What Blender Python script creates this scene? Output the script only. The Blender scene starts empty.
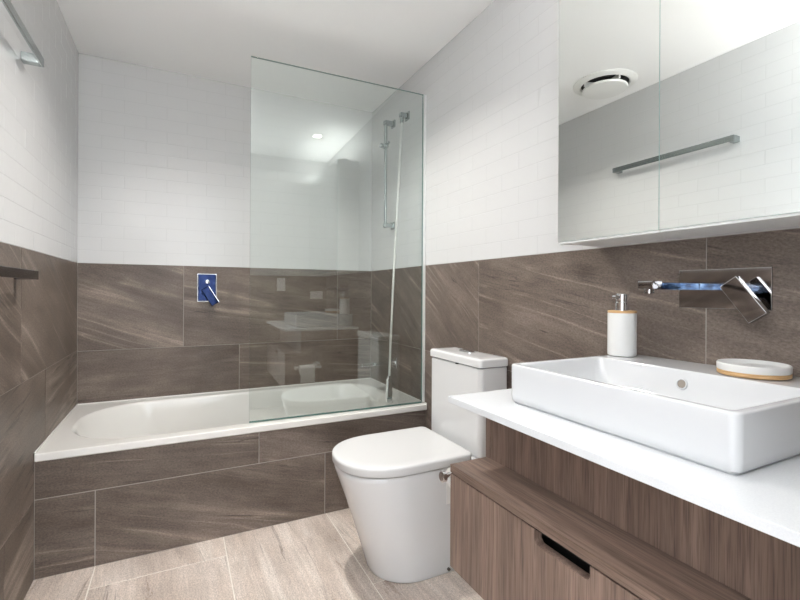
import bpy, bmesh, math, random
from mathutils import Vector, Matrix, Euler
rnd = random.Random(7)
scn = bpy.context.scene
C = scn.collection
PI = math.pi

# ------------------------------------------------------------------ measures (metres)
XL, XR = -0.4585, 1.1663        # left and right wall
YB, YR = 2.75, 0.03            # back wall, rear (door) wall
ZC, ZT = 2.2542, 1.1826         # ceiling, top of the stone tiles
ZTUB, YTUB = 0.457, 1.997       # bath rim, front of the bath

# ------------------------------------------------------------------ camera
cam = bpy.data.cameras.new('camera'); co = bpy.data.objects.new('camera', cam); C.objects.link(co)
cam.sensor_fit = 'HORIZONTAL'; cam.sensor_width = 36; cam.lens = 441.28/800*36
cam.shift_y = -8.4/800; cam.clip_start = 0.02
co.location = (0, 0, 1.0442)
co.rotation_euler = (Matrix.Rotation(-0.4661, 4, 'Z') @ Matrix.Rotation(PI/2, 4, 'X') @ Matrix.Rotation(0.0052, 4, 'Z')).to_euler()
scn.camera = co

# ------------------------------------------------------------------ world, daylight, exposure
w = bpy.data.worlds.new('world'); scn.world = w; w.use_nodes = True
w.node_tree.nodes['Background'].inputs[0].default_value = (0.45, 0.66, 1.0, 1)
w.node_tree.nodes['Background'].inputs[1].default_value = 2.5
scn.view_settings.view_transform = 'Standard'; scn.view_settings.look = 'None'
scn.view_settings.gamma = 1; scn.view_settings.use_curve_mapping = False
scn.view_settings.exposure = 0.36

def area(name, loc, rot, sx, sy, energy, col, shape='RECTANGLE', spread=PI):
    l = bpy.data.lights.new(name, 'AREA'); l.shape = shape; l.size = sx
    if shape in ('RECTANGLE', 'ELLIPSE'): l.size_y = sy
    l.energy = energy; l.color = col; l.spread = spread
    o = bpy.data.objects.new(name, l); C.objects.link(o); o.location = loc; o.rotation_euler = rot
    return o
# daylight coming in at the hall window and through the open doorway behind the camera
area('window_daylight', (1.11, -0.93, 1.30), (0, PI/2, 0), 1.45, 1.1, 118, (0.90, 0.95, 1.0))
FILL_W = 17.0   # power of the added fill uplight that brightens the ceiling
# fill light added above the mirror cabinet to brighten the ceiling
area('cabinet_fill_light', (1.06, .5, 2.035), (0, PI-.45, 0), .03, .86, 4.5, (1, .985, .96))
DOWNLIGHTS = [(0.35, 1.75), (0.91, 0.70)]
DOWN_W = (11.0, .6)
DOWN_SPREAD = 2.3

# ------------------------------------------------------------------ helpers
def link(name, me, mats, parent=None):
    o = bpy.data.objects.new(name, me); C.objects.link(o)
    if not isinstance(mats, (list, tuple)): mats = [mats]
    for m in mats: me.materials.append(m)
    if parent: o.parent = parent; o.matrix_parent_inverse = Matrix.Translation(-Vector(parent.location)) if parent.rotation_euler.z == 0 else parent_inv(parent)
    return o
def parent_inv(p):
    return (Matrix.Translation(p.location) @ p.rotation_euler.to_matrix().to_4x4()).inverted()
def obj(name, bm, mats, parent=None, smooth=True, angle=35):
    me = bpy.data.meshes.new(name)
    bmesh.ops.recalc_face_normals(bm, faces=bm.faces)
    for f in bm.faces: f.smooth = smooth
    if smooth:
        lim = math.radians(angle)
        for e in bm.edges:
            if len(e.link_faces) == 2 and e.calc_face_angle(0) > lim: e.smooth = False
    bm.to_mesh(me); bm.free()
    o = link(name, me, mats, parent)
    if smooth:
        wn = o.modifiers.new('weighted_normals', 'WEIGHTED_NORMAL'); wn.keep_sharp = True; wn.weight = 100
    return o
def tag(o, label=None, cat=None, group=None, kind=None):
    if label: o['label'] = label
    if cat: o['category'] = cat
    if group: o['group'] = group
    if kind: o['kind'] = kind
    return o
def thing(name, label, cat, loc, group=None, kind=None):
    o = bpy.data.objects.new(name, None); C.objects.link(o); o.location = loc
    o.empty_display_size = 0.05
    return tag(o, label, cat, group, kind)
def B(): return bmesh.new()
def box(bm, a, b, bev=0.0, seg=2, M=None):
    r = bmesh.ops.create_cube(bm, size=1)
    vs = r['verts']
    for v in vs:
        v.co = Vector(((a[0]+b[0])/2 + v.co.x*(b[0]-a[0]), (a[1]+b[1])/2 + v.co.y*(b[1]-a[1]), (a[2]+b[2])/2 + v.co.z*(b[2]-a[2])))
    if bev > 0:
        es = list({e for v in vs for e in v.link_edges})
        r = bmesh.ops.bevel(bm, geom=es, offset=bev, segments=seg, affect='EDGES', profile=0.5)
        vs = list({v for f in r['faces'] for v in f.verts} | {v for v in vs if v.is_valid})
    if M is not None:
        for v in vs: v.co = M @ v.co
    return bm
def rings(bm, rs, cap0=True, cap1=True, closed=True):
    L = [[bm.verts.new(p) for p in r] for r in rs]
    n = len(L[0])
    for a, b in zip(L, L[1:]):
        for i in range(n if closed else n-1):
            j = (i+1) % n
            bm.faces.new((a[i], a[j], b[j], b[i]))
    if cap0: bm.faces.new(list(reversed(L[0])))
    if cap1: bm.faces.new(L[-1])
    return bm
def rrect(x0, y0, x1, y1, r, z, M=8):
    """rounded rectangle ring; r is one radius or four (x1y1, x0y1, x0y0, x1y0)"""
    if not isinstance(r, (list, tuple)): r = (r,)*4
    out = []
    cs = [(x1, y1, 0), (x0, y1, 1), (x0, y0, 2), (x1, y0, 3)]
    for (cx, cy, k) in cs:
        rr = r[k]; sx = 1 if k in (0, 3) else -1; sy = 1 if k in (0, 1) else -1
        ox, oy = cx - sx*rr, cy - sy*rr
        for i in range(M+1):
            a = (k + i/M)*PI/2
            out.append((ox + rr*math.cos(a), oy + rr*math.sin(a), z))
    return out
def circ(cx, cy, r, z, n=40): return [(cx + r*math.cos(2*PI*i/n), cy + r*math.sin(2*PI*i/n), z) for i in range(n)]
def lathe(bm, prof, c, n=40, M=None, cap0=True, cap1=True):
    rs = [circ(0, 0, r, z, n) for r, z in prof]
    rs = [[(Vector(p) if M is None else M @ Vector(p)) + Vector(c) for p in r] for r in rs]
    return rings(bm, rs, cap0, cap1)
def cyl(bm, a, b, r, n=20, r2=None):
    a, b = Vector(a), Vector(b); d = (b-a); q = d.to_track_quat('Z', 'Y').to_matrix()
    return lathe(bm, [(r, 0), (r if r2 is None else r2, d.length)], a, n, q)
def tube(bm, pts, r, n=12):
    pts = [Vector(p) for p in pts]; rs = []
    up = Vector((0, 1, 0))
    for i, p in enumerate(pts):
        t = (pts[min(i+1, len(pts)-1)] - pts[max(i-1, 0)]).normalized()
        s = t.cross(up).normalized(); u = s.cross(t)
        rs.append([p + (s*math.cos(2*PI*k/n) + u*math.sin(2*PI*k/n))*r for k in range(n)])
    return rings(bm, rs)

# ------------------------------------------------------------------ materials
def mat(name, col=(.8, .8, .8), rough=.5, metal=0, spec=.5, coat=0):
    m = bpy.data.materials.new(name); m.use_nodes = True
    b = m.node_tree.nodes['Principled BSDF']
    b.inputs['Base Color'].default_value = (*col, 1); b.inputs['Roughness'].default_value = rough
    b.inputs['Metallic'].default_value = metal; b.inputs['Specular IOR Level'].default_value = spec
    b.inputs['Coat Weight'].default_value = coat
    return m
class N:
    def __init__(s, m): s.m = m; s.t = m.node_tree; s.b = s.t.nodes['Principled BSDF']
    def n(s, k, **kw):
        x = s.t.nodes.new(k)
        for a, v in kw.items():
            if a.startswith('i_'): x.inputs[int(a[2:])].default_value = v
            else: setattr(x, a, v)
        return x
    def l(s, a, b): s.t.links.new(a, b)
    def noise(s, vec, scale, detail=4, rough=.55, dist=0):
        x = s.n('ShaderNodeTexNoise'); x.inputs['Scale'].default_value = scale; x.inputs['Detail'].default_value = detail
        x.inputs['Roughness'].default_value = rough; x.inputs['Distortion'].default_value = dist; s.l(vec, x.inputs['Vector'])
        return x.outputs['Fac']
    def mapping(s, vec, scale, loc=(0, 0, 0)):
        x = s.n('ShaderNodeMapping'); x.inputs['Scale'].default_value = scale; x.inputs['Location'].default_value = loc
        s.l(vec, x.inputs['Vector']); return x.outputs['Vector']
    def ramp(s, fac, stops):
        x = s.n('ShaderNodeValToRGB'); r = x.color_ramp
        while len(r.elements) < len(stops): r.elements.new(.5)
        for e, (p, c) in zip(r.elements, stops):
            e.position = p; e.color = (*(c if isinstance(c, (tuple, list)) else (c, c, c)), 1)
        s.l(fac, x.inputs['Fac']); return x.outputs['Color']
    def mix(s, fac, a, b, mode='MIX'):
        x = s.n('ShaderNodeMix', data_type='RGBA', blend_type=mode)
        for sock, v in ((x.inputs['Factor'], fac), (x.inputs['A'], a), (x.inputs['B'], b)):
            if hasattr(v, 'links'): s.l(v, sock)
            else: sock.default_value = v if isinstance(v, (int, float)) else (*v, 1)
        return x.outputs['Result']
    def math(s, op, a, b=0.0):
        x = s.n('ShaderNodeMath', operation=op)
        for i, v in enumerate((a, b)):
            if hasattr(v, 'links'): s.l(v, x.inputs[i])
            else: x.inputs[i].default_value = v
        return x.outputs[0]
    def bump(s, h, strength, dist):
        x = s.n('ShaderNodeBump'); x.inputs['Strength'].default_value = strength; x.inputs['Distance'].default_value = dist
        s.l(h, x.inputs['Height']); s.l(x.outputs[0], s.b.inputs['Normal'])
    def uv(s): return s.n('ShaderNodeTexCoord').outputs['UV']
    def ob(s): return s.n('ShaderNodeTexCoord').outputs['Object']

def stone(name, dark, mid, light, vein, rough=.32, veinamt=.6):
    m = mat(name, mid, rough); k = N(m); uv = k.uv()
    warp = k.noise(k.mapping(uv, (1.5, 4, 1)), 1.0, 3)
    # soft directional bands
    vm = k.n('ShaderNodeVectorMath', operation='ADD'); k.l(uv, vm.inputs[0])
    cb = k.n('ShaderNodeCombineXYZ'); k.l(k.math('MULTIPLY', k.math('SUBTRACT', warp, .5), .045), cb.inputs[1]); k.l(cb.outputs[0], vm.inputs[1])
    wv = vm.outputs[0]
    band = k.noise(k.mapping(wv, (1.4, 6, 1)), 1.0, 7, .7)
    fineband = k.noise(k.mapping(wv, (4, 60, 1)), 1.0, 6, .75)
    col = k.ramp(band, [(.28, dark), (.5, mid), (.72, light)])
    col = k.mix(.38, col, k.ramp(fineband, [(.32, .66), (.5, 1.0), (.68, 1.28)]), 'MULTIPLY')
    cloud = k.noise(uv, 4, 5, .6)
    col = k.mix(.6, col, k.ramp(cloud, [(.32, .75), (.5, 1.0), (.68, 1.3)]), 'MULTIPLY')
    # thin light veins
    for scl, off, wdt, g0, amt in (((.16, 2.4, 1), (3, 7, 0), .004, .40, 1.0), ((.25, 5.5, 1), (13, 1, 0), .003, .44, .8)):
        v1 = k.noise(k.mapping(wv, scl, off), 1.0, 4, .5, .08)
        line = k.ramp(k.math('ABSOLUTE', k.math('SUBTRACT', v1, .51)), [(0.0, 1), (wdt, .45), (wdt*4, 0)])
        gate = k.ramp(k.noise(uv, 2.4, 3), [(g0, .0), (g0+.12, 1)])
        lf = k.math('MULTIPLY', k.math('MULTIPLY', line, gate), veinamt*amt)
        col = k.mix(lf, col, vein)
    # dark hair lines
    v2 = k.noise(k.mapping(wv, (.3, 5, 1), (11, 2, 0)), 1.0, 6, .6, .1)
    dl = k.ramp(k.math('ABSOLUTE', k.math('SUBTRACT', v2, .47)), [(0.0, .8), (.003, .4), (.010, 0)])
    col = k.mix(k.math('MULTIPLY', dl, k.ramp(k.noise(uv, 3.1, 2), [(.45, 0), (.6, 1)])), col, tuple(c*.5 for c in dark))
    fine = k.noise(k.mapping(uv, (120, 210, 1)), 1.0, 4, .8)
    col = k.mix(.9, col, k.ramp(fine, [(.32, .58), (.5, 1.0), (.68, 1.4)]), 'MULTIPLY')
    k.l(col, k.b.inputs['Base Color'])
    k.b.inputs['Specular IOR Level'].default_value = .32
    k.l(k.ramp(band, [(.3, rough*.8), (.7, rough*1.35)]), k.b.inputs['Roughness'])
    k.bump(fine, .12, .001)
    return m
M_stone = stone('grey_brown_stone_tile', (.082, .062, .050), (.150, .118, .098), (.235, .190, .162), (.46, .38, .32), .42, .5)
M_floor = stone('pale_travertine_tile', (.38, .305, .26), (.55, .468, .41), (.70, .62, .565), (.80, .74, .68), .30, .45)
M_wgrout = mat('grey_grout', (.36, .33, .30), .8)
M_fgrout = mat('cream_grout', (.82, .77, .70), .8)
M_white = mat('white_gloss_tile', (.62, .62, .617), .18, spec=.3)
M_whgr = mat('white_grout', (.57, .57, .567), .2, spec=.3)
M_ceil = mat('white_ceiling_paint', (.955, .955, .95), .85)
M_paint = mat('white_wall_paint', (.80, .80, .79), .6)
k = N(M_ceil); k.bump(k.noise(k.ob(), 180, 2), .05, .0008)
k = N(M_paint); k.bump(k.noise(k.ob(), 160, 2), .06, .0008)
k = N(M_white); k.bump(k.noise(k.ob(), 22, 2), .07, .004)
M_cer = mat('glazed_white_ceramic', (.73, .73, .73), .08, coat=.3)
M_basin = mat('white_basin_ceramic', (.66, .665, .675), .1, coat=.3)
M_seat = mat('white_seat_plastic', (.67, .668, .665), .22)
M_acr = mat('white_bath_enamel', (.78, .765, .73), .14, coat=.2)
for mm in (M_cer, M_acr, M_seat, M_basin):
    k = N(mm); c = mm.node_tree.nodes['Principled BSDF'].inputs['Base Color'].default_value[:3]
    k.l(k.mix(k.noise(k.ob(), 3, 2), tuple(x*.985 for x in c), c), k.b.inputs['Base Color'])
M_quartz = mat('white_quartz_top', (.88, .89, .90), .22)
k = N(M_quartz); k.l(k.ramp(k.noise(k.ob(), 400, 2), [(.3, (.67, .685, .705)), (.7, (.72, .735, .75))]), k.b.inputs['Base Color'])
M_chrome = mat('polished_chrome', (.86, .87, .89), .05, 1)
k = N(M_chrome); k.l(k.ramp(k.noise(k.ob(), 45, 3), [(.45, .035), (.75, .12)]), k.b.inputs['Roughness'])
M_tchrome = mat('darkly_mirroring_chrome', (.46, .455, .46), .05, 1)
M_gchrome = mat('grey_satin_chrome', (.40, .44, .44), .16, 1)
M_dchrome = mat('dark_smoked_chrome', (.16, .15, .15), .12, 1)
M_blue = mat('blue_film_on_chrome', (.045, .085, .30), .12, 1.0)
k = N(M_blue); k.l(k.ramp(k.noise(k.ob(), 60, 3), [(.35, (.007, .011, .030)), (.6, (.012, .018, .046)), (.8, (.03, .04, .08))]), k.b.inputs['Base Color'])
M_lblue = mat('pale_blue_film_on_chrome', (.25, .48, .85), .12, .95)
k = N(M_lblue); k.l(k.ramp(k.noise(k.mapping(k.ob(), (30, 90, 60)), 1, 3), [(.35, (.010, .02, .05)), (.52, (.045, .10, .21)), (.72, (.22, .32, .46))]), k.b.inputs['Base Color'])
M_mirror = mat('mirror_silver', (.86, .885, .865), .0, 1)
M_medge = mat('mirror_glass_edge', (.42, .62, .58), .15)
M_cab = mat('white_cabinet_laminate', (.86, .86, .84), .35)
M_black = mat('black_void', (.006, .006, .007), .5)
M_bamboo = mat('bamboo_wood', (.62, .38, .17), .45)
k = N(M_bamboo); k.l(k.ramp(k.noise(k.mapping(k.ob(), (25, 25, 200)), 1, 3), [(.3, (.50, .29, .12)), (.7, (.72, .47, .24))]), k.b.inputs['Base Color'])
M_soap = mat('white_matt_resin', (.78, .775, .76), .4)
M_plastic = mat('white_switch_plastic', (.85, .85, .83), .3)
M_paper = mat('white_toilet_paper', (.84, .83, .81), .9)
M_hose = mat('satin_metal_hose', (.72, .72, .70), .28, .9)
k = N(M_hose)
wv = k.n('ShaderNodeTexWave', bands_direction='Z'); wv.inputs['Scale'].default_value = 260; k.l(k.ob(), wv.inputs['Vector'])
k.bump(wv.outputs['Fac'], .4, .001)
def wood(name, sc, c0, c1, c2):
    m = mat(name, c1, .42); k = N(m); o = k.ob()
    a = k.noise(k.mapping(o, sc), 1, 6, .6, .4)
    col = k.ramp(a, [(.22, c0), (.5, c1), (.8, c2)])
    pore = k.noise(k.mapping(o, tuple(s*4.5 if s > 10 else s*3 for s in sc)), 1, 2, .6)
    col = k.mix(k.ramp(pore, [(.36, .55), (.5, 0)]), col, tuple(c*.5 for c in c0))
    big = k.noise(k.mapping(o, tuple(s*.16 for s in sc)), 1, 3, .5, .6)
    col = k.mix(.55, col, k.ramp(big, [(.3, .78), (.5, 1), (.72, 1.2)]), 'MULTIPLY')
    k.l(col, k.b.inputs['Base Color']); k.bump(pore, .25, .0007)
    return m
WC = ((.115, .075, .056), (.20, .136, .106), (.30, .215, .172))
M_woodv = wood('oak_veneer_upright_grain', (90, 90, 3.2), *WC)
M_woodh = wood('oak_veneer_lengthwise_grain', (90, 3.2, 90), *WC)
def glass_mat():
    m = bpy.data.materials.new('green_tinted_clear_glass'); m.use_nodes = True; t = m.node_tree; t.nodes.clear()
    def n(k): return t.nodes.new(k)
    out = n('ShaderNodeOutputMaterial'); mx = n('ShaderNodeMixShader'); tr = n('ShaderNodeBsdfTransparent'); gl = n('ShaderNodeBsdfGlossy')
    tr.inputs[0].default_value = (.982, .999, .992, 1); gl.inputs['Roughness'].default_value = 0.0; gl.inputs[0].default_value = (.93, 1, .98, 1)
    g = n('ShaderNodeNewGeometry'); d = n('ShaderNodeVectorMath'); d.operation = 'DOT_PRODUCT'
    t.links.new(g.outputs['Incoming'], d.inputs[0]); t.links.new(g.outputs['Normal'], d.inputs[1])
    def mth(op, a, b=0.0, c=None):
        x = n('ShaderNodeMath'); x.operation = op
        for i, v in enumerate((a, b)):
            if hasattr(v, 'links'): t.links.new(v, x.inputs[i])
            else: x.inputs[i].default_value = v
        return x.outputs[0]
    s = mth('POWER', mth('SUBTRACT', 1.0, mth('ABSOLUTE', d.outputs['Value'])), 5.0)
    f = mth('ADD', mth('MULTIPLY', s, .90), .10)
    t.links.new(f, mx.inputs[0]); t.links.new(tr.outputs[0], mx.inputs[1]); t.links.new(gl.outputs[0], mx.inputs[2]); t.links.new(mx.outputs[0], out.inputs[0])
    return m
M_glass = glass_mat()
M_gedge = mat('dark_green_glass_edge', (.10, .20, .18), .1)
def emis(name, col, s):
    m = mat(name, (.9, .9, .9), .4); b = m.node_tree.nodes['Principled BSDF']
    b.inputs['Emission Color'].default_value = (*col, 1); b.inputs['Emission Strength'].default_value = s
    return m
M_lamp = emis('lit_downlight_lens', (1, .95, .87), 10)

# ------------------------------------------------------------------ tiled surfaces
class Surf:
    """a wall or floor slab faced with separate tiles; one mesh"""
    def __init__(s, O, U, V, Nn):
        s.O, s.U, s.V, s.N = Vector(O), Vector(U), Vector(V), Vector(Nn)
        s.bm = B(); s.uvl = s.bm.loops.layers.uv.new('UVMap')
    def P(s, u, v, n): return s.O + s.U*u + s.V*v + s.N*n
    def quad(s, pts, mi, uvs=None):
        vs = [s.bm.verts.new(p) for p in pts]; f = s.bm.faces.new(vs); f.material_index = mi
        if uvs:
            for l, q in zip(f.loops, uvs): l[s.uvl].uv = q
        return f
    def slab(s, u0, v0, u1, v1, thick, mi, depth=-0.0015):
        s.quad([s.P(u0, v0, depth), s.P(u1, v0, depth), s.P(u1, v1, depth), s.P(u0, v1, depth)], mi)
        a, b = depth, -thick
        for (p, q) in (((u0, v0), (u1, v0)), ((u1, v0), (u1, v1)), ((u1, v1), (u0, v1)), ((u0, v1), (u0, v0))):
            s.quad([s.P(*p, a), s.P(*p, b), s.P(*q, b), s.P(*q, a)], mi)
        s.quad([s.P(u0, v0, b), s.P(u0, v1, b), s.P(u1, v1, b), s.P(u1, v0, b)], mi)
    def tile(s, u0, v0, u1, v1, mi, ang=0, gap=.0022, tilt=0, dep=.0016):
        g = gap/2; a0, b0, a1, b1 = u0+g, v0+g, u1-g, v1-g; c = .0008
        t1, t2 = rnd.gauss(0, tilt), rnd.gauss(0, tilt)
        cu, cv = (a0+a1)/2, (b0+b1)/2
        ox, oy = rnd.uniform(0, 40), rnd.uniform(0, 40); ca, sa = math.cos(ang), math.sin(ang)
        def uv(u, v):
            u, v = u-cu, v-cv
            return (ca*u + sa*v + ox, -sa*u + ca*v + oy)
        top = [(a0+c, b0+c), (a1-c, b0+c), (a1-c, b1-c), (a0+c, b1-c)]; bot = [(a0, b0), (a1, b0), (a1, b1), (a0, b1)]
        T = [s.P(u, v, (u-cu)*t1 + (v-cv)*t2) for u, v in top]
        s.quad(T, mi, [uv(*p) for p in top])
        for i in range(4):
            j = (i+1) % 4
            s.quad([s.P(*bot[i], -dep), s.P(*bot[j], -dep), T[j], T[i]], mi, [uv(*bot[i]), uv(*bot[j]), uv(*top[j]), uv(*top[i])])
    def bricks(s, u0, v0, u1, v1, L, H, mi, tilt=.0013, off=0):
        r = 0; v = v0
        while v < v1-.004:
            vt = min(v+H, v1); u = u0 - (L/2 if r % 2 else 0) - off
            while u < u1-.002:
                a, b = max(u, u0), min(u+L, u1)
                if b-a > .006: s.tile(a, v, b, vt, mi, gap=.0018, tilt=tilt, dep=.0005)
                u += L
            v = vt; r += 1
    def done(s, name, mats, kind='structure'):
        me = bpy.data.meshes.new(name); s.bm.to_mesh(me); s.bm.free()
        o = link(name, me, mats)
        if kind: o['kind'] = kind
        return o
SM = [M_stone, M_wgrout, M_white, M_whgr]
R = math.radians
# back wall: u = x
s = Surf((0, YB, 0), (1, 0, 0), (0, 0, 1), (0, -1, 0))
s.slab(XL-.1, 0, XR+.1, ZT, .1, 1); s.slab(XL-.1, ZT, XR+.1, ZC, .1, 3, -.0004)
for (a, b, z0, z1, an) in ((XL, .028, .73, ZT, R(-20)), (.028, .928, .73, ZT, R(-8)), (.928, XR, .73, ZT, R(-5)),
                           (XL, .325, .28, .73, R(2)), (.325, XR, .28, .73, R(-4)), (XL, XR, 0, .28, 0)):
    s.tile(a, z0, b, z1, 0, an)
s.bricks(XL, ZT, XR, ZC, .2, .0667, 2); s.done('wall_back', SM)
# left wall: u = y
s = Surf((XL, 0, 0), (0, 1, 0), (0, 0, 1), (1, 0, 0))
s.slab(YR-.1, 0, YB, ZT, .1, 1); s.slab(YR-.1, ZT, YB, ZC, .1, 3, -.0004)
for (a, b, z0, z1, an) in ((1.85, YB, .735, ZT, R(-28)), (.95, 1.85, .735, ZT, R(-25)), (.05, .95, .735, ZT, R(20)), (YR, .05, .735, ZT, 0),
                           (2.15, YB, .285, .735, R(5)), (1.25, 2.15, .285, .735, R(10)), (.35, 1.25, .285, .735, R(-10)), (YR, .35, .285, .735, 0),
                           (1.7, 2.6, 0, .285, R(5)), (.8, 1.7, 0, .285, R(3)), (YR, .8, 0, .285, R(3))):
    s.tile(a, z0, b, z1, 0, an)
s.bricks(YR, ZT, YB, ZC, .2, .0667, 2, off=.05); s.done('wall_left', SM)
# right wall: u = y
s = Surf((XR, 0, 0), (0, 1, 0), (0, 0, 1), (-1, 0, 0))
s.slab(YR-.1, 0, YB, ZT, .1, 1); s.slab(YR-.1, ZT, YB, ZC, .1, 3, -.0004)
for (a, b, z0, z1, an) in ((2.46, YB, .735, ZT, R(20)), (1.559, 2.46, .735, ZT, R(37)), (.635, 1.559, .735, ZT, R(11)), (-.15, .635, .735, ZT, R(14)),
                           (2.177, YB, .285, .735, R(4)), (1.277, 2.177, .285, .735, R(22)), (.377, 1.277, .285, .735, R(8)), (YR, .377, .285, .735, 0),
                           (1.5, 2.4, 0, .285, 0), (.6, 1.5, 0, .285, 0), (YR, .6, 0, .285, 0)):
    s.tile(a, z0, b, z1, 0, an)
s.bricks(YR, ZT, YB, ZC, .2, .0667, 2, off=.02); s.done('wall_right', SM)
# floor: u = x, v = y, runs out through the doorway
s = Surf((0, 0, 0), (1, 0, 0), (0, 1, 0), (0, 0, 1))
s.slab(-1.1, -1.8, XR+.1, YB+.1, .1, 1)
cols = [(-.725-.45, -.725, .3), (-.725, -.275, .55), (-.275, .177, 1.86), (.177, .627, 1.22), (.627, 1.077, .55), (1.077, XR+.1, .3)]
for (a, b, y) in cols:
    ys = []; y0 = y
    while y0 > -1.8: y0 -= .9
    while y0 < YB+.1: ys.append(y0); y0 += .9
    for yy in ys:
        c, d = max(yy, -1.8), min(yy+.9, YB+.1)
        a2, b2 = max(a, -1.1), min(b, XR+.1)
        s.tile(a2, c, b2, d, 0, PI/2 + R(rnd.uniform(-7, 7)), gap=.0035)
s.done('floor', [M_floor, M_fgrout])
# ceiling
bm = B(); box(bm, (-1.1, -1.8, ZC), (XR+.1, YB+.1, ZC+.1)); tag(obj('ceiling', bm, M_ceil, smooth=False), kind='structure')
# rear wall with the open doorway the camera stands in
for xa, xb, seq in ((.44, XR, 0), (XL, -.36, 1)):
    s = Surf((0, YR, 0), (1, 0, 0), (0, 0, 1), (0, 1, 0))
    s.slab(xa, 0, xb, ZT, .1, 1); s.slab(xa, ZT, xb, ZC, .1, 3, -.0004)
    for z0, z1 in ((0, .285), (.285, .735), (.735, ZT)): s.tile(xa, z0, xb, z1, 0, R(5))
    s.bricks(xa, ZT, xb, ZC, .2, .0667, 2); s.done(('wall_rear', 'wall_rear_left')[seq], SM)
bm = B(); box(bm, (-.36, YR-.1, 2.06), (.44, YR, ZC)); tag(obj('wall_rear_lintel', bm, M_white, smooth=False), kind='structure')
bm = B()
for a, b in (((-.40, YR, 0), (-.36, YR+.012, 2.1)), ((.44, YR, 0), (.48, YR+.012, 2.1)), ((-.36, YR, 2.06), (.44, YR+.012, 2.1))): box(bm, a, b, .002)
tag(obj('trim_1', bm, M_paint, smooth=False), kind='structure')
# hallway beyond, with the window the daylight comes through
y0, y1, z0, z1 = -1.5, -.36, .55, 2.05
bm = B()
for a, b in (((XR, -1.7, 0), (XR+.1, YR-.1, z0)), ((XR, -1.7, z1), (XR+.1, YR-.1, ZC)), ((XR, -1.7, z0), (XR+.1, y0, z1)), ((XR, y1, z0), (XR+.1, YR-.1, z1))): box(bm, a, b)
tag(obj('wall_hall_right', bm, M_paint, smooth=False), kind='structure')
bm = B(); box(bm, (-1.1, -1.7, 0), (-1.0, YR-.1, ZC)); tag(obj('wall_hall_left', bm, M_paint, smooth=False), kind='structure')
bm = B(); box(bm, (-1.1, -1.8, 0), (XR+.1, -1.7, ZC)); tag(obj('wall_hall_rear', bm, M_paint, smooth=False), kind='structure')
bm = B()
for a, b in (((y0, z0), (y0+.05, z1)), ((y1-.05, z0), (y1, z1)), ((y0+.05, z0), (y1-.05, z0+.05)), ((y0+.05, z1-.05), (y1-.05, z1)), (((y0+y1)/2-.02, z0+.05), ((y0+y1)/2+.02, z1-.05))): box(bm, (XR+.02, *a), (XR+.08, *b), .003)
tag(obj('window_1', bm, M_cab, smooth=False), kind='structure')

# ------------------------------------------------------------------ bath
s = Surf((0, YTUB+.008, 0), (1, 0, 0), (0, 0, 1), (0, -1, 0))
zt = ZTUB-.03
s.slab(XL, 0, XR, zt, .03, 1)
for (a, b, z0, z1, an) in ((XL, .321, .287, zt, R(-6)), (.321, XR, .287, zt, R(-14)), (XL, -.276, 0, .287, R(-4)), (-.276, .62, 0, .287, R(-17)), (.62, XR, 0, .287, R(-12))):
    s.tile(a, z0, b, z1, 0, an, gap=.003)
s.done('wall_bath', SM)

tub = thing('bathtub', 'white built-in bathtub on a stone-tiled base behind the glass screen', 'bathtub', (.35, 2.37, ZTUB-.42))
x0, x1, y0, y1 = XL+.001, XR-.001, YTUB-.006, YB-.001
zt = ZTUB
bm = B()
rs = [rrect(-.06, 2.22, .90, 2.54, .1, zt-.41), rrect(-.27, 2.11, 1.04, 2.66, .16, zt-.36), rrect(-.42, 2.04, 1.10, 2.72, .2, zt-.06), rrect(x0+.03, y0+.03, x1-.02, y1-.02, .02, zt-.0295), rrect(x0+.004, y0+.004, x1, y1, .004, zt-.03), rrect(x0, y0, x1, y1, .006, zt-.026), rrect(x0, y0, x1, y1, .006, zt-.006),
      rrect(x0, y0+.0018, x1, y1, .006, zt-.0018), rrect(x0+.002, y0+.006, x1-.002, y1-.002, .006, zt),
      rrect(-.405, 2.050, 1.085, 2.700, (.20, .28, .28, .20), zt-.001), rrect(-.398, 2.057, 1.078, 2.694, (.20, .275, .275, .20), zt-.004),
      rrect(-.388, 2.066, 1.070, 2.686, (.195, .27, .27, .195), zt-.014), rrect(-.36, 2.078, 1.055, 2.676, (.19, .26, .26, .19), zt-.08),
      rrect(-.30, 2.095, 1.035, 2.662, (.18, .25, .25, .18), zt-.19), rrect(-.235, 2.115, 1.015, 2.645, (.17, .24, .24, .17), zt-.29),
      rrect(-.19, 2.135, .99, 2.625, (.16, .22, .22, .16), zt-.345), rrect(-.13, 2.17, .95, 2.59, (.14, .19, .19, .14), zt-.375),
      rrect(-.03, 2.24, .88, 2.52, (.09, .12, .12, .09), zt-.385)]
rings(bm, rs, True, True)
obj('bath_shell', bm, M_acr, tub, angle=40)
bm = B(); lathe(bm, [(.034, 0), (.034, .003), (.026, .006), (0.008, .007)], (.86, 2.38, zt-.386), 28)
obj('drain', bm, M_chrome, tub)['label'] = 'chrome drain'
bm = B(); box(bm, (XL, YB-.006, zt), (XR, YB, zt+.006), .002); box(bm, (XL, YTUB, zt), (XL+.006, YB, zt+.006), .002); box(bm, (XR-.006, YTUB, zt), (XR, YB, zt+.006), .002)
obj('sealant_bead', bm, M_acr, tub)

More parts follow.
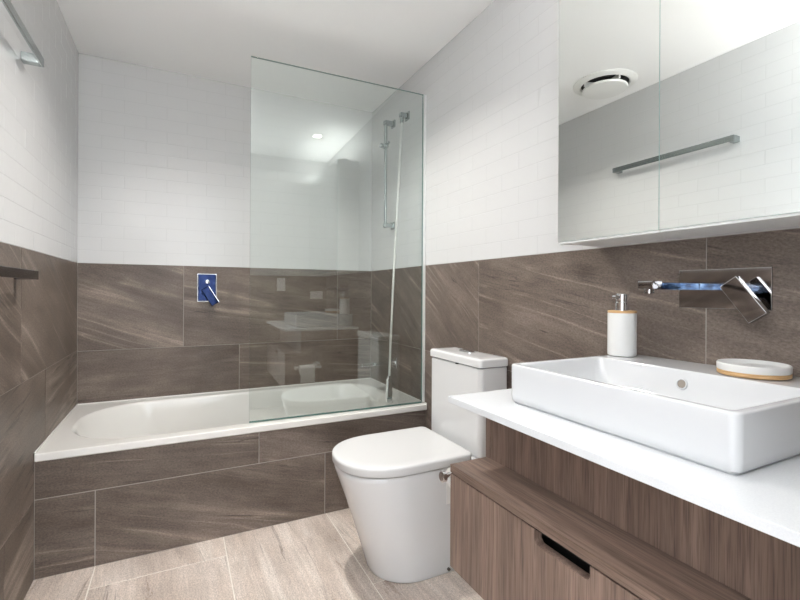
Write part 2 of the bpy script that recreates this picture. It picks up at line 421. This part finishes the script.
# bath mixer on the back wall
t = thing('bath_mixer', 'blue-filmed square bath mixer with tilted lever on the back wall', 'shower mixer', (.148, YB, 1.06))
bm = B(); box(bm, (.100, YB-.010, .984), (.196, YB-.0005, 1.138), .004); obj('wall_plate', bm, M_blue, t)
bm = B(); box(bm, (.0985, YB-.004, .9825), (.1975, YB-.0003, 1.1395), .001); obj('plate_rim', bm, M_chrome, t)['label'] = 'chrome plate rim'
bm = B(); lathe(bm, [(.012, 0), (.012, .02), (.009, .024), (.002, .025)], (.149, YB-.010, 1.094), 24, Matrix.Rotation(PI/2, 3, 'X')); obj('diverter_button', bm, M_chrome, t)['label'] = 'round chrome button'
bm = B(); lathe(bm, [(.021, 0), (.021, .036), (.018, .039)], (.140, YB-.010, 1.035), 32, Matrix.Rotation(PI/2, 3, 'X')); obj('cartridge', bm, M_blue, t)
bm = B(); Mx = Matrix.Translation((.142, YB-.052, 1.046)) @ Matrix.Rotation(R(-31), 4, 'Y')
box(bm, (-.021, -.008, -.092), (.021, .008, .014), .003, 2, Mx); obj('lever', bm, M_blue, t)
bm = B(); box(bm, (.0212, -.0088, -.0925), (.0235, .0088, .0145), .0006, 1, Mx); obj('lever_edge', bm, M_chrome, t)['label'] = 'bright chrome lever edge'

# bath spout on the right wall
t = thing('bath_spout', 'square chrome bath spout over the right end of the bathtub', 'spout', (XR, 2.37, .62))
bm = B(); box(bm, (.94, 2.348, .612), (XR-.012, 2.392, .632), .003); obj('spout', bm, M_chrome, t)
bm = B(); box(bm, (XR-.013, 2.338, .59), (XR-.0005, 2.402, .655), .003); obj('wall_plate', bm, M_chrome, t)

# ------------------------------------------------------------------ glass screen
YG = 2.028
g = thing('shower_screen', 'frameless clear glass screen standing on the bathtub rim', 'glass screen', (1.14, YG, ZTUB))
bm = B()
Mg = Matrix.Translation((1.150, YG, 0)) @ Matrix.Rotation(R(-1.2), 4, 'Z')
box(bm, (-.866, -.005, ZTUB+.007), (0, .005, 2.083), .0, 1, Mg)
for f in bm.faces:
    nn = f.normal
    f.material_index = 0 if f.calc_area() > .5 else 1
gp = obj('glass_panel', bm, [M_glass, M_gedge], g, smooth=False)
bm = B(); box(bm, (1.152, YG-.010, ZTUB+.0065), (XR-.0005, YG+.010, 2.083), .0015); obj('wall_channel', bm, mat('satin_white_aluminium', (.80, .81, .80), .3, .3), g)['label'] = 'pale wall channel'
bm = B(); box(bm, (-.866, -.004, ZTUB+.0022), (0, .004, ZTUB+.0068), .001, 1, Mg); obj('bottom_seal', bm, M_gedge, g)

# ------------------------------------------------------------------ shower rail, outlet, hand shower
YS = 2.41
t = thing('shower_rail', 'chrome vertical shower slide rail on the white tiled wall', 'shower rail', (XR, YS, 1.44))
bm = B(); box(bm, (XR-.062, YS-.012, 1.425), (XR-.048, YS+.012, 2.072), .005, 3); obj('rail', bm, M_gchrome, t)
for z in (1.442, 2.058):
    bm = B(); box(bm, (XR-.066, YS-.016, z-.013), (XR-.0005, YS+.016, z+.013), .004); box(bm, (XR-.010, YS-.024, z-.022), (XR-.0003, YS+.024, z+.022), .003)
    obj('bracket', bm, M_gchrome, t)
bm = B(); box(bm, (XR-.074, YS-.018, 1.905), (XR-.042, YS+.018, 1.933), .006)
tube(bm, [(XR-.07, YS-.005, 1.918), (XR-.088, YS-.010, 1.908), (XR-.10, YS-.024, 1.906), (XR-.10, YS-.040, 1.912)], .008)
cyl(bm, (XR-.050, YS-.016, 1.925), (XR-.050, YS-.036, 1.933), .007)
obj('handset_holder', bm, M_gchrome, t)
YO = 2.227
t = thing('shower_outlet', 'square chrome wall outlet feeding the shower hose', 'wall outlet', (XR, YO, 2.04))
bm = B(); box(bm, (XR-.010, YO-.024, 2.018), (XR-.0005, YO+.024, 2.066), .003); obj('wall_plate', bm, M_gchrome, t)
bm = B(); box(bm, (XR-.052, YO-.013, 2.030), (XR-.010, YO+.013, 2.056), .004); cyl(bm, (XR-.04, YO, 2.032), (XR-.04, YO, 1.998), .0105); obj('elbow', bm, M_gchrome, t)
HX, HY = 1.000, 2.110
t = thing('hand_shower', 'chrome hand shower standing on the bathtub rim with its hose', 'hand shower', (HX, HY, ZTUB))
bm = B(); pts = []
A0, A1 = Vector((XR-.04, YO, 1.998)), Vector((HX+.002, HY+.004, .598))
for i in range(33):
    f = i/32; p = A0.lerp(A1, f); p.x -= .004*math.sin(PI*f); p.z += 0
    p.x -= .0; pts.append(p)
tube(bm, pts, .0062, 12); obj('hose', bm, M_hose, t)['label'] = 'thin satin metal hose'
bm = B()
rings(bm, [rrect(HX-w_, HY-w_*.7, HX+w_, HY+w_*.7, w_*.35, z) for w_, z in ((.013, ZTUB+.001), (.0155, ZTUB+.004), (.0165, ZTUB+.05), (.0155, ZTUB+.065), (.0145, ZTUB+.10), (.0145, ZTUB+.125), (.010, ZTUB+.130), (.0085, ZTUB+.142))])
obj('handset', bm, M_chrome, t)

# ------------------------------------------------------------------ toilet
TY = 1.530
t = thing('toilet', 'white back-to-wall toilet with closed lid between bathtub and vanity', 'toilet', (.85, TY, 0))
def dring(xb, xf, hw, z, rb=.02, n=36, e=2.25):
    """D outline: straight sides, rounded front towards -x"""
    xc = xf + hw*1.12; out = []
    for i in range(n+1):
        a = -PI/2 + PI*i/n
        cx, sy = math.cos(a), math.sin(a)
        out.append((xc - (xc-xf)*abs(cx)**(2/e), TY + hw*(1 if sy > 0 else -1)*abs(sy)**(2/e), z))
    for i in range(7):
        a = PI/2*(1 - i/6); out.append((xb-rb+rb*math.cos(a), TY+hw-rb+rb*math.sin(a), z))
    for i in range(7):
        a = -PI/2*i/6; out.append((xb-rb+rb*math.cos(a), TY-hw+rb+rb*math.sin(a), z))
    return out
bm = B(); xb = XR-.004
prof = [(0.0, .652, .146), (.006, .645, .150), (.02, .642, .1515), (.10, .618, .156), (.20, .586, .163), (.28, .559, .169), (.34, .537, .174), (.385, .521, .1775), (.398, .519, .178), (.404, .524, .174)]
rings(bm, [dring(xb, xf, hw, z) for z, xf, hw in prof]); obj('bowl', bm, M_cer, t, angle=50)
bm = B(); xs = .985
rings(bm, [dring(xs, .531, .168, .4035), dring(xs, .529, .170, .4055), dring(xs, .529, .170, .4075)]); obj('seat', bm, M_seat, t, angle=50)
bm = B()
rings(bm, [dring(xs, .524, .176, .408), dring(xs, .515, .185, .4105), dring(xs, .5115, .188, .415), dring(xs, .5105, .189, .434), dring(xs, .5115, .188, .4395), dring(xs, .515, .185, .4430), dring(xs-.004, .523, .178, .4455), dring(xs-.03, .56, .150, .4465)])
obj('lid', bm, M_seat, t, angle=50)
for yy in (TY-.06, TY+.06):
    bm = B(); cyl(bm, (.995, yy-.03, .424), (.995, yy+.03, .424), .010); obj('hinge', bm, M_seat, t)
ty0, ty1, tx0 = 1.350, 1.728, 1.018
bm = B(); ins = .004
rings(bm, [rrect(tx0+.02, ty0+.02, xb, ty1-.02, .02, .395), rrect(tx0+ins, ty0+ins, xb, ty1-ins, .02, .42), rrect(tx0+ins, ty0+ins, xb, ty1-ins, .02, .745), rrect(tx0+.008, ty0+.008, xb, ty1-.008, .02, .7505)])
obj('tank', bm, M_cer, t, angle=50)
bm = B()
rings(bm, [rrect(tx0+.006, ty0+.006, xb, ty1-.006, .02, .7525), rrect(tx0, ty0, xb, ty1, .016, .756), rrect(tx0, ty0, xb, ty1, .016, .780), rrect(tx0+.003, ty0+.003, xb-.003, ty1-.003, .016, .786), rrect(tx0+.010, ty0+.010, xb-.01, ty1-.010, .014, .7885), rrect(tx0+.04, ty0+.06, xb-.04, ty1-.06, .018, .789)])
obj('tank_lid', bm, M_cer, t, angle=50)
bm = B(); bx, by = 1.098, 1.545
rings(bm, [rrect(bx-.025, by-.042, bx+.025, by+.042, .0249, z) for z in (.788, .793)] + [rrect(bx-.022, by-.039, bx+.022, by+.039, .0219, .795)])
fb = obj('flush_button', bm, M_chrome, t); fb['label'] = 'oval chrome dual flush button'
bm = B(); box(bm, (bx-.019, by-.036, .795), (bx+.019, by-.001, .7975), .001); box(bm, (bx-.019, by+.001, .795), (bx+.019, by+.036, .7975), .001)
obj('push_pad', bm, M_chrome, fb)
bm = B(); box(bm, (tx0-.001, 1.505, .7492), (tx0+.012, 1.515, .7535), .001); obj('lid_notch', bm, M_black, t)['label'] = 'small dark notch'
bm = B(); cyl(bm, (.90, TY-.1505, .018), (.90, TY-.158, .018), .006); obj('bolt_cap', bm, M_dchrome, t)['label'] = 'small dark bolt cap'

# ------------------------------------------------------------------ vanity
VY0, VY1 = .045, .950; VX = .6245; UX = .737
CZ = .777
v = thing('vanity_cabinet', 'wall-hung brown oak vanity cabinet with a stepped-out drawer', 'vanity cabinet', (.9, .5, .343))
bm = B(); box(bm, (VX, VY0, .584), (XR-.001, VY1, .604), .001); obj('shelf_top', bm, M_woodh, v)
bm = B(); box(bm, (VX+.021, VY1-.018, .343), (XR-.001, VY1, .5835), .001); obj('side_panel', bm, M_woodv, v)
bm = B(); box(bm, (VX+.021, VY0, .343), (XR-.001, VY0+.018, .5835), .001); obj('side_panel', bm, M_woodv, v)
bm = B(); box(bm, (VX+.021, VY0+.018, .343), (XR-.001, VY1-.018, .36)); obj('bottom_panel', bm, M_woodv, v)
# drawer front with finger cut-out
def front_outline():
    h0, h1, zt_, zb_, r = .522, .653, .5805, .5525, .012
    pts = [(VY1, .343), (VY1, zt_), (h1, zt_)]
    for i in range(7): a = i/6*PI/2; pts.append((h1-r+r*math.cos(a), zb_+r-r*math.sin(a)))
    for i in range(7): a = i/6*PI/2; pts.append((h0+r-r*math.sin(a), zb_+r-r*math.cos(a)))
    pts += [(h0, zt_), (VY0, zt_), (VY0, .343)]
    return pts
def extr(pts, xa, xb_):
    bm = B(); A = [bm.verts.new((xa, y, z)) for y, z in pts]; Bv = [bm.verts.new((xb_, y, z)) for y, z in pts]
    n = len(pts)
    for i in range(n):
        j = (i+1) % n; bm.faces.new((A[i], A[j], Bv[j], Bv[i]))
    bmesh.ops.triangle_fill(bm, use_beauty=True, edges=[bm.edges.get((A[i], A[(i+1) % n])) for i in range(n)])
    bmesh.ops.triangle_fill(bm, use_beauty=True, edges=[bm.edges.get((Bv[i], Bv[(i+1) % n])) for i in range(n)])
    return bm
dr = obj('drawer', extr(front_outline(), VX+.001, VX+.020), M_woodv, v, smooth=True, angle=30)
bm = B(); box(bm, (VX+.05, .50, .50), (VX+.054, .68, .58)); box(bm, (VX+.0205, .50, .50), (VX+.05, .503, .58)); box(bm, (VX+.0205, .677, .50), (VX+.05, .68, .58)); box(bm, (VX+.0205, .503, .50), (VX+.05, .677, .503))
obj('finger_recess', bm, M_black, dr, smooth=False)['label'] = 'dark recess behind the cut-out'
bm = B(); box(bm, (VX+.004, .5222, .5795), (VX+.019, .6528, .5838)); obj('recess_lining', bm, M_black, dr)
bm = B(); box(bm, (UX, VY1-.018, .6045), (XR-.001, VY1, CZ-.0165), .0006); obj('side_panel', bm, M_woodv, v)
bm = B(); box(bm, (UX+.001, VY0, .6045), (UX+.019, VY1-.0195, CZ-.0165), .0006); obj('upper_front_panel', bm, M_woodv, v)
bm = B(); box(bm, (UX, VY0, .6045), (XR-.001, VY0+.018, CZ-.0165), .0006); obj('side_panel', bm, M_woodv, v) if False else bm.free()
bm = B(); box(bm, (.620, VY0-.003, CZ-.016), (XR-.0005, .956, CZ), .0015)
tag(obj('countertop', bm, M_quartz), 'thin white stone countertop on the brown oak vanity cabinet', 'countertop')

# basin
b = thing('wash_basin', 'rectangular white ceramic vessel basin on the countertop', 'basin', (.94, .6, CZ))
bx0, bx1, by0, by1, bt = .722, XR-.006, .348, .842, .8705
bm = B(); rr = .016
o_ = lambda d, z, r=rr: rrect(bx0+d, by0+d, bx1-d, by1-d, max(.004, r-d*.5), z)
i_ = lambda d, z, r: rrect(bx0+.013+d, by0+.013+d, 1.022-d*.8, by1-.013-d, r, z)
rings(bm, [o_(.007, CZ+.0005), o_(.006, CZ+.003), o_(.002, CZ+.006), o_(.0005, CZ+.02), o_(0, bt-.02), o_(0, bt-.004), o_(.0012, bt-.0012), o_(.004, bt),
           i_(0, bt, .012), i_(.003, bt-.0012, .013), i_(.005, bt-.005, .015), i_(.012, bt-.03, .02), i_(.022, bt-.058, .025), i_(.034, bt-.068, .03), i_(.06, bt-.073, .035), i_(.10, bt-.076, .035)], True, True)
obj('bowl', bm, M_basin, b, angle=50)
Mh = Matrix.Translation((1.0110, .60, .840)) @ Matrix.Rotation(-PI/2+R(14), 4, 'Y')
bm = B(); lathe(bm, [(.0125, -.004), (.0125, .0025), (.010, .003), (.009, .001)], (0, 0, 0), 28, None, False, False)
for vv in bm.verts: vv.co = Mh @ vv.co
obj('overflow_ring', bm, M_basin, b)
bm = B(); lathe(bm, [(.0088, 0), (.0088, .0015)], (0, 0, 0), 24)
for vv in bm.verts: vv.co = Mh @ vv.co
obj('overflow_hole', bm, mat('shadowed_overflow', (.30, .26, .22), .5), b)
bm = B(); lathe(bm, [(.03, 0), (.03, .003), (.02, .006), (.004, .007)], (.88, .6, bt-.0765), 28); obj('drain', bm, M_chrome, b)

# basin tap
TPY = .597
t = thing('basin_tap', 'wall-mounted chrome basin mixer with flat spout and tilted lever', 'tap', (XR, TPY, 1.055))
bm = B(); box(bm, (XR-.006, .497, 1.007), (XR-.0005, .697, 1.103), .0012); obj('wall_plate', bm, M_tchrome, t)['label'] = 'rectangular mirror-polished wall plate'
SY = .664
bm = B(); box(bm, (XR-.155, SY-.017, 1.052), (XR-.006, SY+.017, 1.069), .002); obj('spout', bm, M_lblue, t)['label'] = 'spout with a pale blue film'
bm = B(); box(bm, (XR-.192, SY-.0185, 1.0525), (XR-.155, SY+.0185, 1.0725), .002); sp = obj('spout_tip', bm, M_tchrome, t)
bm = B(); cyl(bm, (XR-.176, SY, 1.053), (XR-.176, SY, 1.043), .011, 24); obj('aerator', bm, M_tchrome, sp)
LX, LY, LZ = XR-.045, .548, 1.060
bm = B(); cyl(bm, (XR-.006, LY, 1.05), (LX+.004, LY, 1.05), .019, 32); obj('cartridge', bm, M_lblue, t)['label'] = 'round cartridge with a pale blue film'
bm = B(); Ml = Matrix.Translation((LX-.004, LY-.007, 1.047)) @ Matrix.Rotation(R(-36), 4, 'X')
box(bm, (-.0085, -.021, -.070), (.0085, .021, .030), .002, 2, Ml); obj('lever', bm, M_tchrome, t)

# soap dispenser
sx, sy, sz, sr = 1.100, .816, bt, .0365
t = thing('soap_dispenser', 'white cylindrical soap dispenser with chrome pump on the basin', 'soap dispenser', (sx, sy, sz))
bm = B(); lathe(bm, [(sr-.004, .0008), (sr-.001, .002), (sr, .005), (sr, .1165), (sr-.001, .118)], (sx, sy, sz), 56); obj('bottle', bm, M_soap, t)
bm = B(); lathe(bm, [(sr-.0005, .118), (sr, .119), (sr, .1235), (sr-.001, .1245)], (sx, sy, sz), 56); obj('collar', bm, M_bamboo, t)['label'] = 'light bamboo collar'
bm = B(); lathe(bm, [(.018, .1245), (.018, .146), (.0165, .148), (.0165, .149), (.017, .150), (.017, .169), (.0155, .171)], (sx, sy, sz), 32); pm = obj('pump', bm, M_chrome, t)
pm['label'] = 'chrome pump'
bm = B(); box(bm, (sx-.035, sy-.006, sz+.156), (sx-.008, sy+.006, sz+.167), .003); obj('nozzle', bm, M_chrome, pm)
# soap dish
dx, dy, dr_ = 1.092, .500, .063
t = thing('soap_dish', 'round white soap dish with bamboo base on the basin edge', 'soap dish', (dx, dy, sz))
bm = B(); lathe(bm, [(dr_-.003, .0008), (dr_-.001, .002), (dr_, .003), (dr_, .0095), (dr_-.001, .0105)], (dx, dy, sz), 64); obj('base', bm, M_bamboo, t)['label'] = 'light bamboo base'
bm = B(); lathe(bm, [(dr_-.001, .0105), (dr_, .0115), (dr_+.0005, .024), (dr_-.001, .0258), (dr_-.004, .0258), (dr_-.006, .022), (dr_-.010, .0185), (.01, .018)], (dx, dy, sz), 64); obj('dish', bm, M_soap, t)

# mirror cabinet
MX, MZ0, MZ1 = .999, 1.186, 2.02
t = thing('mirror_cabinet', 'wide white wall cabinet with mirrored doors above the vanity', 'mirror cabinet', (XR, .5, MZ0))
bm = B(); box(bm, (MX+.020, .036, MZ0+.0005), (XR-.0005, .951, MZ1), .001); obj('body', bm, M_cab, t)
bm = B(); box(bm, (1.03, .06, MZ1+.0005), (1.09, .94, MZ1+.012), .002); obj('added_fill_strip', bm, M_plastic, t)  # housing for the added ceiling fill light, out of view
for i in range(3):
    a, c = .953-.306*(i+1), .953-.306*i
    bm = B(); box(bm, (MX+.0045, a+.001, MZ0+.0), (MX+.0195, c-.001, MZ1), .0006); d = obj('door', bm, M_cab, t)
    bm = B(); box(bm, (MX, a+.0008, MZ0+.006), (MX+.0045, c-.0008, MZ1))
    for f in bm.faces: f.material_index = 0 if f.calc_area() > .1 else 1
    obj('mirror', bm, [M_mirror, M_medge], d, smooth=False)

# toilet roll holder on the cabinet side, with its roll
t = thing('toilet_roll_holder', 'chrome toilet roll holder on the vanity side, behind the toilet', 'toilet roll holder', (.84, VY1, .515))
bm = B(); box(bm, (.825, VY1+.0005, .495), (.87, VY1+.010, .54), .002); obj('wall_plate', bm, M_chrome, t)
bm = B(); box(bm, (.838, VY1+.010, .509), (.856, 1.075, .527), .002); obj('arm', bm, M_chrome, t)
bm = B(); cyl(bm, (.845, 1.066, .518), (.676, 1.066, .518), .0085, 20); lathe(bm, [(.011, 0), (.0155, .002), (.0155, .012), (.012, .014)], (.684, 1.066, .518), 24, Matrix.Rotation(-PI/2, 3, 'Y')); obj('roll_bar', bm, M_chrome, t)
bm = B(); Mr = Matrix.Rotation(PI/2, 3, 'Y')
rings(bm, [[Mr @ Vector(p) + Vector((.705, 1.066, .506)) for p in circ(0, 0, r, z, 32)] for r, z in ((.0205, 0), (.030, 0), (.030, .10), (.0205, .10), (.0205, 0))], False, False)
box(bm, (.706, 1.0945, .42), (.804, 1.0955, .506))
tag(obj('toilet_roll', bm, M_paper), 'nearly used white toilet roll hanging on the chrome holder', 'toilet roll')

# towel rails on the left wall
def rail(name, label, ya, yb, z, m, mend):
    t = thing(name, label, 'towel rail', (XL, (ya+yb)/2, z))
    bm = B(); box(bm, (XL+.048, ya, z-.0145), (XL+.056, yb, z+.0145), .002); obj('bar', bm, m, t)
    for y, sgn in ((ya, 1), (yb, -1)):
        y2 = y + sgn*.030
        bm = B(); box(bm, (XL+.0005, min(y, y2), z-.0145), (XL+.048, max(y, y2), z+.0145), .002); obj('bracket', bm, mend, t)
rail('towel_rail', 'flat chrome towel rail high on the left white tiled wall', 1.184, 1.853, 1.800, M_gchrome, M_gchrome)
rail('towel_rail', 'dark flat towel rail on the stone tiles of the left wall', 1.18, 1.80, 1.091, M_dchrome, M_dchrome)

# exhaust fan
fx, fy = -.20, 1.75
t = thing('exhaust_fan', 'round white ceiling exhaust fan seen in the mirror', 'exhaust fan', (fx, fy, ZC))
bm = B(); rings(bm, [circ(fx, fy, r, z, 56) for r, z in ((.170, ZC-.0005), (.170, ZC-.004), (.150, ZC-.012), (.134, ZC-.015), (.128, ZC-.012), (.128, ZC-.0005))], False, False); obj('ring', bm, M_plastic, t)
bm = B(); lathe(bm, [(.127, -.0008), (.127, -.002)], (fx, fy, ZC), 48); obj('duct_opening', bm, M_black, t)['label'] = 'dark gap'
bm = B(); lathe(bm, [(.118, -.030), (.122, -.033), (.118, -.042), (.08, -.046), (.01, -.047)], (fx, fy, ZC), 56); obj('cover_disc', bm, M_plastic, t)
for k_ in range(4):
    bm = B(); box(bm, (.06, -.004, -.032), (.130, .004, -.003), 0, 1, Matrix.Translation((fx, fy, ZC)) @ Matrix.Rotation(k_*PI/2 + .28, 4, 'Z')); obj('spoke', bm, M_plastic, t)

# recessed downlights
DL = ['round white recessed downlight above the toilet', 'round white recessed downlight above the basin, mirrored in the glass screen', 'round white recessed downlight near the doorway']
for (px, py), lab, dw in zip(DOWNLIGHTS, DL, DOWN_W):
    t = thing('ceiling_downlight', lab, 'downlight', (px, py, ZC), group='recessed ceiling downlights')
    bm = B(); rings(bm, [circ(px, py, r, z, 36) for r, z in ((.046, ZC-.0003), (.046, ZC-.003), (.036, ZC-.004), (.034, ZC-.001))], False, False); obj('trim_ring', bm, M_plastic, t)
    bm = B(); lathe(bm, [(.034, -.0012), (.034, -.002)], (px, py, ZC), 32); obj('lens', bm, M_lamp, t)
    area('downlight_lamp', (px, py, ZC-.006), (0, 0, 0), .075, .075, dw, (1, .96, .91), 'DISK', DOWN_SPREAD)

# wall uplight added out of view by the doorway to lift the ceiling
ux, uy, uz = XL, .16, 1.70
t = thing('added_fill_uplight', 'added white half-bowl fill uplight, out of view beside the doorway', 'added fill light', (ux, uy, uz))
bm = B(); rs_ = []
for rr_, zz in ((.012, -.10), (.05, -.085), (.085, -.045), (.10, 0), (.096, 0), (.08, -.042), (.045, -.08)):
    rs_.append([(ux+.0008+rr_*math.sin(PI*i/24), uy+rr_*math.cos(PI*i/24), uz+zz) for i in range(25)])
rings(bm, rs_, True, True); obj('bowl', bm, M_plastic, t)
bm = B(); lathe(bm, [(.030, 0), (.030, .006)], (ux+.042, uy, uz-.04), 24); obj('fill_lamp', bm, M_lamp, t)
area('uplight_fill', (ux+.050, uy, uz-.02), (PI, 0, 0), .07, .07, FILL_W, (1, .985, .96), 'DISK')

# switch and socket seen in the glass
def plate(name, label, cat, lo, hi, nrm, rockers):
    t = thing(name, label, cat, ((lo[0]+hi[0])/2, (lo[1]+hi[1])/2, (lo[2]+hi[2])/2))
    bm = B(); box(bm, lo, hi, .002); obj('plate', bm, M_plastic, t)
    for a, c in rockers:
        bm = B(); box(bm, a, c, .001); obj('rocker', bm, M_plastic, t)
plate('power_outlet', 'white double power outlet on the rear wall tiles, mirrored in the glass', 'power outlet', (1.01, YR+.0005, .972), (1.126, YR+.009, 1.044), 0,
      [((1.03, YR+.009, 1.015), (1.045, YR+.012, 1.033)), ((1.09, YR+.009, 1.015), (1.105, YR+.012, 1.033))])
plate('light_switch', 'white upright light switch plate on the rear wall tiles, mirrored in the glass', 'light switch', (.71, YR+.0005, 1.045), (.782, YR+.009, 1.161), 0,
      [((.731, YR+.009, 1.11), (.761, YR+.012, 1.135)), ((.731, YR+.009, 1.07), (.761, YR+.012, 1.095))])
